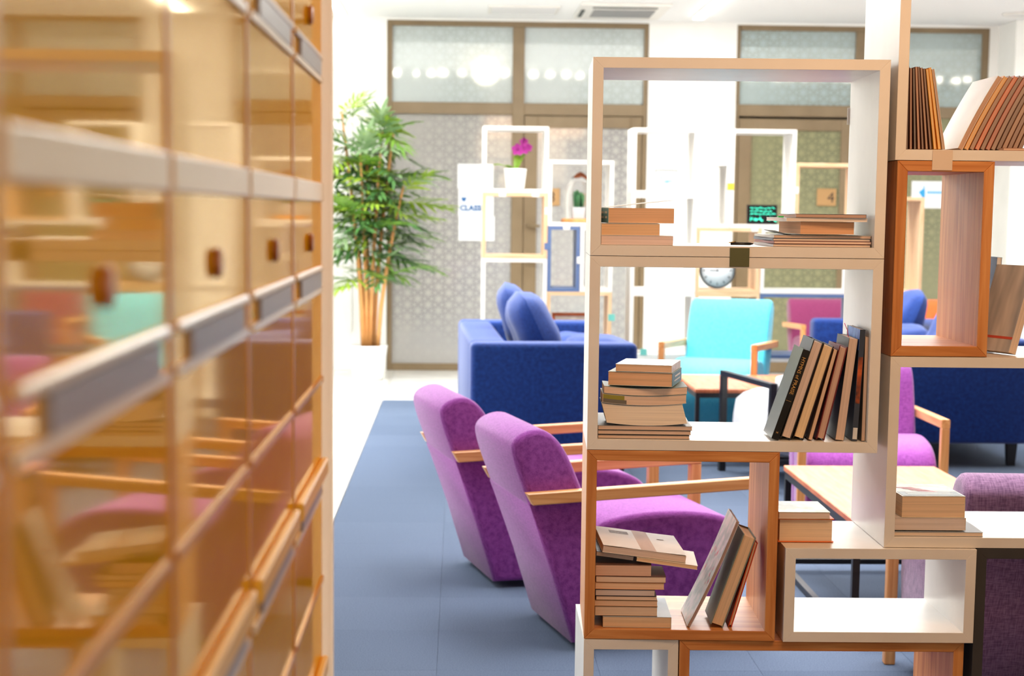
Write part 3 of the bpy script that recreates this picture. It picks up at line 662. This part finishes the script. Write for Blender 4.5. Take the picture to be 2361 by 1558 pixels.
cushion('flat blue cushion lying behind the near arm of the left sofa', T((.77, 9.30, .66)) @ RXYZ(0, 4, 4), .40, .44, .15)
cushion('blue cushion standing against the right sofa back', T((2.82, 10.78, .71)) @ RXYZ(0, -66, 0), .5, .50, .2)
cushion('lighter blue cushion lying on the right sofa', T((2.62, 10.27, .63)) @ RXYZ(0, -20, 10), .46, .46, .18)
cushion('blue cushion at the near end of the right sofa', T((2.86, 9.83, .73)) @ RXYZ(0, -64, 0), .48, .46, .2)

# ------------------------------------------------------------------ amber locker wall
AMB = bpy.data.materials.new('amber_gloss'); AMB.use_nodes = True
nt = AMB.node_tree; nt.nodes.clear()
ng, nd, nx_, no = (nt.nodes.new('ShaderNode'+k) for k in ('BsdfGlossy', 'BsdfDiffuse', 'MixShader', 'OutputMaterial'))
ng.inputs['Color'].default_value = lin((242, 224, 188)); ng.inputs['Roughness'].default_value = .05
nn = nt.nodes.new('ShaderNodeTexNoise'); nn.inputs['Scale'].default_value = 9
nr = nt.nodes.new('ShaderNodeValToRGB'); nr.color_ramp.elements[0].color = lin((255, 196, 34)); nr.color_ramp.elements[1].color = lin((246, 176, 24))
nt.links.new(nn.outputs['Fac'], nr.inputs[0]); nt.links.new(nr.outputs[0], nd.inputs['Color'])
nx_.inputs[0].default_value = .44
nt.links.new(nd.outputs[0], nx_.inputs[1]); nt.links.new(ng.outputs[0], nx_.inputs[2]); nt.links.new(nx_.outputs[0], no.inputs[0])
AMBF = noisy('amber_frame', (226, 166, 66), (204, 140, 44), 8, .25, stretch=(1, 1, .2))
CREAM = mat('cream_lip', (250, 240, 220), .25); LBL = mat('label_grey', (150, 148, 156), .35); KNOB = wood('knob_wood', (150, 84, 26), (200, 130, 50), 'Z', .3)
lk = thing('locker_cabinet', 'blurred amber locker cabinet with round knobs along the left edge', 'cabinet', T((-.17, 0, 0)))
PX, P0 = .373, .633-.373*2
box('carcass', -.40, -.014, P0, 2.125, 0, 2.3, AMBF, lk)
EP = bpy.data.materials.new('frosted_acrylic'); EP.use_nodes = True; nt = EP.node_tree
tr = nt.nodes.new('ShaderNodeBsdfTranslucent'); tr.inputs['Color'].default_value = lin((255, 246, 234)); ms = nt.nodes.new('ShaderNodeMixShader'); ms.inputs[0].default_value = .6
bsdf(EP).inputs['Base Color'].default_value = lin((250, 240, 226)); bsdf(EP).inputs['Roughness'].default_value = .35
nt.links.new(bsdf(EP).outputs[0], ms.inputs[1]); nt.links.new(tr.outputs[0], ms.inputs[2]); nt.links.new(ms.outputs[0], nt.nodes['Material Output'].inputs[0])
box('end_panel', -.40, .013, 2.126, 2.140, 0, 2.3, EP, lk, .003, 1)
for c in range(1, 6):
    y0 = P0+PX*c
    box('divider', -.0135, .0012, y0-.007, y0+.007, 0, 2.3, AMBF, lk, .002, 1)
for r in range(-5, 4):
    zb = 1.32+.252*r
    for c in range(1, 6):
        y0, y1 = P0+PX*c+.0075, P0+PX*(c+1)-.0075
        if zb < .3 and c > 9: continue
        d = box('locker_door', -.0135, 0, y0, y1, zb-.012, zb+.238, AMB, lk, .002, 1)
        box('label_strip', .0002, .0035, y0+.06, y1-.04, zb-.009, zb+.009, LBL, d)
        box('ledge', .0002, .004 if r >= 0 else .009, y0+.01, y1-.01, zb+.0095, zb+(.017 if r >= 0 else .03), CREAM if r >= 0 else mat('yellow_ledge', (255, 208, 84), .3), d, .002, 1)
        box('ledge', .0002, .003, y0+.01, y1-.01, zb-.016, zb-.0095, CREAM, d)
        if r >= 0: box('lip', .0002, .003, y0+.002, y1-.002, zb+.094, zb+.116, CREAM, d, .0012, 2)
        else: box('lip', .0002, .0025, y0+.002, y1-.002, zb+.124, zb+.131, AMBF, d)
        if r >= 0:
            ym = (y0+y1)/2
            pts = [(.0002+k, ym, zb+.047) for k in (0, .001, .002, .004, .005)]
            tube('knob', pts, [.009, .0105, .0105, .0105, .008], KNOB, d, 14)

# ------------------------------------------------------------------ bamboo palm
LEAF = [noisy('leaf_%d' % i, a, b, 5, .4, spec=.4) for i, (a, b) in enumerate((((84, 130, 44), (122, 160, 62)), ((58, 104, 52), (92, 136, 74)), ((168, 190, 60), (132, 168, 60)), ((104, 142, 92), (150, 176, 128))))]
pt = thing('bamboo_palm', 'tall bamboo palm with thin canes in a white pot by the glass screen', 'potted plant', T((-.75, 14.15, 0)))
POTM = mat('white_pot', (246, 246, 244), .3)
lathe('pot', [(0, .0), (.115, .0), (.13, .02), (.158, .27), (.160, .285), (.150, .285), (.145, .25), (0, .25)], POTM, pt, 40)
lathe('soil', [(.144, .252), (0, .258)], mat('soil', (70, 54, 40), .9), pt)
CANE = noisy('cane', (212, 146, 82), (230, 172, 108), 5, .45, stretch=(1, 1, .6))
def frond_me(n, seed, m):
    rnd = random.Random(seed); V, Fc = [], []
    Lr = .30
    for k in range(n):
        f = k/(n-1); s = -1 if k % 2 else 1
        bx = Lr*(.25+.75*f); an = s*math.radians(68-52*f); ln = .24*(1-.25*f)*rnd.uniform(.8, 1.1); wd = .019
        dr = rnd.uniform(.02, .10)
        dx, dy = math.cos(an), math.sin(an); px, py = -dy, dx
        bz = -.10*(bx/Lr)**2
        b = len(V)
        for q, ww in ((0, .3), (.35, 1), (.7, .7), (1, .02)):
            x, y, z = bx+dx*ln*q, dy*ln*q, bz-dr*q*q
            V += [(x+px*wd*ww, y+py*wd*ww, z), (x-px*wd*ww, y-py*wd*ww, z+.004)]
        for q in range(3): Fc.append((b+2*q, b+2*q+1, b+2*q+3, b+2*q+2))
    tv, tf = tube_vf([(0, 0, 0), (Lr*.5, 0, -.025), (Lr, 0, -.10)], [.004, .003, .001], 4); b = len(V)
    V += [tuple(v) for v in tv]; Fc += [tuple(i+b for i in f) for f in tf]
    me = bpy.data.meshes.new('frond'); me.from_pydata(V, [], Fc); me.materials.append(m); return me
FM = [frond_me(11, i, LEAF[i % 4]) for i in range(8)]
rn = random.Random(3)
for i in range(9):
    a = 2*PI*i/9+.3; r_ = rn.uniform(.03, .09); h_ = (2.12, 1.5, 1.95, 1.75, 2.2, 1.35, 1.85, 2.05, 1.6)[i]
    bx, by = r_*math.cos(a), r_*math.sin(a); tx, ty = bx*1.2+.20*math.cos(a)*rn.uniform(.4, 1.2), by+.18*math.sin(a)*rn.uniform(.4, 1.2)
    pts = [(bx+(tx-bx)*q**1.5, by+(ty-by)*q**1.5, .25+(h_-.25)*q) for q in (0, .25, .5, .75, 1)]
    tube('cane', pts, [.019, .018, .016, .012, .008], CANE, pt, 7)
    nf = int(12+h_*6)
    for k in range(nf):
        q = 1-.62*(k/nf)**1.1; z = .25+(h_-.25)*q
        if z < .62 or (z < 1.25 and rn.random() < .5): continue
        cx, cy = bx+(tx-bx)*q**1.5, by+(ty-by)*q**1.5
        o = bpy.data.objects.new('frond', rn.choice(FM)); C.objects.link(o); o.parent = pt
        az = rn.uniform(0, 2*PI); el = rn.uniform(-.35, .95)*(.6+.6*(k < 4))
        o.location = (cx, cy, z); o.rotation_euler = (rn.uniform(-.3, .3), -el, az); s = rn.uniform(.75, 1.15); o.scale = (s, s, s)

# ------------------------------------------------------------------ things on the back shelf
t = thing('orchid', 'magenta orchid in a white pot on the back shelf', 'potted plant', T((.37, 11.52, 1.526+TH+.001)))
lathe('pot', [(0, 0), (.05, 0), (.062, .01), (.075, .12), (.077, .135), (.070, .135), (.066, .11), (0, .11)], POTM, t)
OL = noisy('orchid_leaf', (140, 176, 50), (110, 154, 44), 6, .4)
for a, l, up in ((2.9, .15, .05), (.5, .12, .14), (1.3, .10, .16), (3.6, .08, .04)):
    V, Fc = [], []
    for q in range(6):
        f = q/5; wv = .022*math.sin(PI*min(.97, .15+.83*f)); x = l*f; z = .12+up*math.sin(f*PI*.6)
        V += [(x*math.cos(a)-wv*math.sin(a), x*math.sin(a)+wv*math.cos(a), z), (x*math.cos(a)+wv*math.sin(a), x*math.sin(a)-wv*math.cos(a), z-.01)]
    for q in range(5): Fc.append((2*q, 2*q+1, 2*q+3, 2*q+2))
    mesh('leaf', V, Fc, OL, t, True)
tube('stem', [(0, 0, .11), (.01, 0, .2), (.03, -.005, .27), (.075, -.01, .31)], .003, OL, t, 6)
PET = noisy('petal', (150, 26, 128), (176, 52, 150), 9, .5)
for fx, fz, k in ((.012, .262, 1.0), (.055, .268, .95), (.055, .312, .75), (.085, .275, .7)):
    fl_ = lathe('blossom', [(0, 0), (.006, -.004), (.009, .004)], mat('orchid_heart', (150, 20, 120), .5), t, 8, (fx, -.02, fz)); fl_.rotation_euler = (PI/2, 0, 0)
    for q in range(5):
        a = 2*PI*q/5+PI/2; V = []; n = 8
        rr = .024*k
        V.append((0, 0, 0))
        for i in range(n): V.append((rr*math.cos(a)+.75*rr*math.cos(2*PI*i/n), rr*math.sin(a)+.75*rr*math.sin(2*PI*i/n), -.003*math.cos(2*PI*i/n)))
        mesh('petal', V, [(0, 1+i, 1+(i+1) % n) for i in range(n)], PET, fl_)
GLS = mat('clear_glass', (255, 255, 255), .02, .5)
bsdf(GLS).inputs['Transmission Weight'].default_value = 1; bsdf(GLS).inputs['IOR'].default_value = 1.2
bsdf(GLS).inputs['Alpha'].default_value = .5
BX, BZ = .80, 1.308+TH+.001
t = thing('bell_jar', 'glass bell jar with a small bird figure on top and wooden base', 'bell jar', T((BX, 11.55, BZ)))
lathe('wooden_base', [(0, 0), (.118, 0), (.118, .02), (.108, .026), (0, .026)], oak('X'), t)
lathe('glass_dome', [(.098, .0265), (.100, .12), (.098, .19), (.086, .24), (.06, .275), (.02, .29), (0, .291)], GLS, t)
RUST = noisy('rust', (140, 74, 40), (176, 104, 60), 20, .6)
bd = tube('bird_figure', [(-.035, 0, .303), (-.01, 0, .312), (.012, 0, .322), (.03, 0, .315), (.055, 0, .295), (.085, 0, .26)], [.005, .017, .019, .013, .009, .003], RUST, t, 10)
tube('beak', [(-.035, 0, .303), (-.05, 0, .296)], [.004, .001], BLACK, bd, 5)
t = thing('cactus', 'small green cactus in a pale grey cube pot under the bell jar', 'potted plant', T((BX, 11.55, BZ+.0268)))
prism('pot', [(-.034, 0), (.034, 0), (.04, .075), (-.04, .075)], -.037, .037, mat('pale_pot', (206, 208, 212), .5), t, .002, 1)
CAC = noisy('cactus_skin', (70, 128, 78), (40, 92, 56), 30, .6)
for i in range(7):
    a = 2*PI*i/7; r_ = .02 if i < 6 else 0; h_ = .09+.035*((i*37) % 5)/5
    x, y = r_*math.cos(a), r_*math.sin(a)
    tube('stem', [(x, y, .07), (x*1.25, y*1.25, .07+h_*.6), (x*1.35, y*1.35, .07+h_*.95), (x*1.35, y*1.35, .07+h_)], [.010, .012, .010, .003], CAC, t, 9)
t = thing('picture_frame', 'small picture with a blue landscape and thin grey frame on the back shelf', 'picture', T((1.31, 11.50, 1.526+TH+.004)) @ Matrix.Rotation(math.radians(-8), 4, 'X'))
FRM = mat('grey_frame', (150, 160, 160), .4)
for a in ((0, .15, 0, .006), (0, .15, .134, .14), (0, .006, .006, .134), (.144, .15, .006, .134)): box('frame_side', a[0], a[1], 0, .014, a[2], a[3], FRM, t)
box('mat_board', .006, .144, .008, .012, .006, .134, mat('mat_board', (246, 246, 246), .6), t)
pic = mat('landscape', (150, 210, 236), .5); gz = nz(pic, 'ShaderNodeTexNoise', Scale=8, Detail=4); link(pic, coords(pic, (1, 1, 5)), gz.inputs['Vector'])
link(pic, ramp(pic, gz.outputs['Fac'], [(.35, (150, 218, 240)), (.5, (206, 232, 246)), (.62, (110, 150, 210))]), bsdf(pic).inputs['Base Color'])
box('landscape_print', .03, .12, .005, .008, .03, .112, pic, t)
t = thing('light_board', 'black light board with glowing green handwriting on the back shelf', 'light board', T((1.935, 11.5, 1.308+TH+.003)) @ Matrix.Rotation(math.radians(-5), 4, 'X'))
box('board', 0, .205, 0, .012, 0, .13, mat('board_black', (16, 18, 22), .3), t, .002, 1)
NEON = mat('neon_green', (60, 230, 190), .5, emit=(60, 236, 196), es=1.1)
rn = random.Random(11)
for r_, (zz, amp, th_) in enumerate(((.108, .005, .0022), (.088, .005, .0022), (.068, .005, .0022), (.035, .014, .004))):
    x = .022
    while x < .17:
        l = rn.uniform(.015, .032)
        if r_ == 3 and .10 < x < .135: x += .03; continue
        tube('handwriting', [(x+l*q/5, -.002, zz+amp*rn.uniform(-1, 1)) for q in range(6)], th_, NEON, t, 5); x += l+.007
t = thing('clock', 'round white clock with thin black rim in the oak box', 'clock', T((1.733, 11.43, .872+TH+.128)) @ Matrix.Rotation(PI/2, 4, 'X'))
lathe('rim', [(.108, -.012), (.118, -.012), (.122, 0), (.118, .014), (.110, .014), (.108, .0)], mat('clock_rim', (50, 60, 64), .35), t, 48)
lathe('dial', [(.11, -.01), (.11, .004), (0, .004)], mat('dial', (250, 250, 250), .5), t, 48)
for k in range(12):
    a = 2*PI*k/12; m_ = box('hour_mark', .082, .100, -.003, .003, .0041, .0048, BLACK, t); m_.rotation_euler = (0, 0, a)
for l, a, w_ in ((.055, PI, .0035), (.08, PI/2-.05, .0025)):
    h_ = box('hand', -.01, l, -w_, w_, .005, .0058, BLACK, t); h_.rotation_euler = (0, 0, a)
t = thing('picture_frame', 'orange framed picture lying back in the oak box above the left sofa', 'picture', T((.63, 11.48, .436+TH+.005)) @ Matrix.Rotation(math.radians(-10), 4, 'X'))
OF = wood('frame_orange', (190, 96, 50), (214, 124, 76), 'X')
for a in ((0, .30, 0, .02), (0, .30, .245, .265), (0, .02, .02, .245), (.28, .30, .02, .245)): box('frame_side', a[0], a[1], 0, .018, a[2], a[3], OF, t)
box('print', .02, .28, .008, .012, .02, .245, noisy('picture_print', (236, 232, 226), (206, 196, 186), 12, .5), t)

# notices on the glass
PAP = mat('paper_white', (244, 246, 250), .6)
t = thing('poster', 'white notice sheets with a blue emblem taped to the left glass', 'poster', T((-.02, WY+.024, 1.143)))
for a in ((.0, .31, .451, .665), (.008, .314, .215, .449), (.012, .325, 0, .213)): box('sheet', a[0], a[1], .001, .003, a[2], a[3], PAP, t)
CY = mat('cyan_print', (10, 96, 160), .5); DB = mat('dark_blue_print', (36, 84, 130), .5)
mesh('emblem', [(.035, .0, .385), (.055, .0, .372), (.075, .0, .385), (.075, .0, .352), (.055, .0, .335), (.035, .0, .352)], [(0, 1, 4, 5), (1, 2, 3, 4)], CY, t)
XZ = Matrix(((1, 0, 0, 0), (0, 0, -1, 0), (0, 1, 0, 0), (0, 0, 0, 1)))
text('lettering', 'CLASSB', .066, CY, t, T((.02, -.001, .262)) @ XZ, .001, bold=.003)
t = thing('poster', 'white notice with a blue figure emblem on the right glass', 'poster', T((3.98, WY+.024, 1.47)))
box('sheet', 0, .42, .001, .003, 0, .235, PAP, t)
mesh('emblem', [(.06, 0, .14), (.10, 0, .17), (.11, 0, .21), (.12, 0, .14), (.12, 0, .07), (.10, 0, .04), (.09, 0, .10)], [(0, 1, 6), (1, 2, 3, 6), (3, 4, 5, 6)], mat('sky_print', (40, 160, 220), .5), t)
box('lettering_line', .135, .36, .0002, .001, .125, .15, mat('pale_blue_print', (120, 186, 226), .5), t)
PLQ = mat('plaque', (176, 136, 88), .4)
t = thing('number_plate', 'square tan plate with the number 4 on the right glass door', 'sign', T((3.14, WY+.012, 1.48)))
box('plate', 0, .17, .002, .012, 0, .15, PLQ, t, .002, 1); text('numeral', '4', .13, mat('dark_print', (60, 44, 30), .5), t, T((.09, .0015, .03)) @ XZ)
t = thing('number_plate', 'square tan plate partly hidden beside the orchid box', 'sign', T((.755, WY+.012, 1.455)))
box('plate', 0, .12, .002, .012, 0, .15, PLQ, t, .002, 1); text('numeral', '3', .13, MATS['dark_print'], t, T((.02, .0015, .03)) @ XZ)
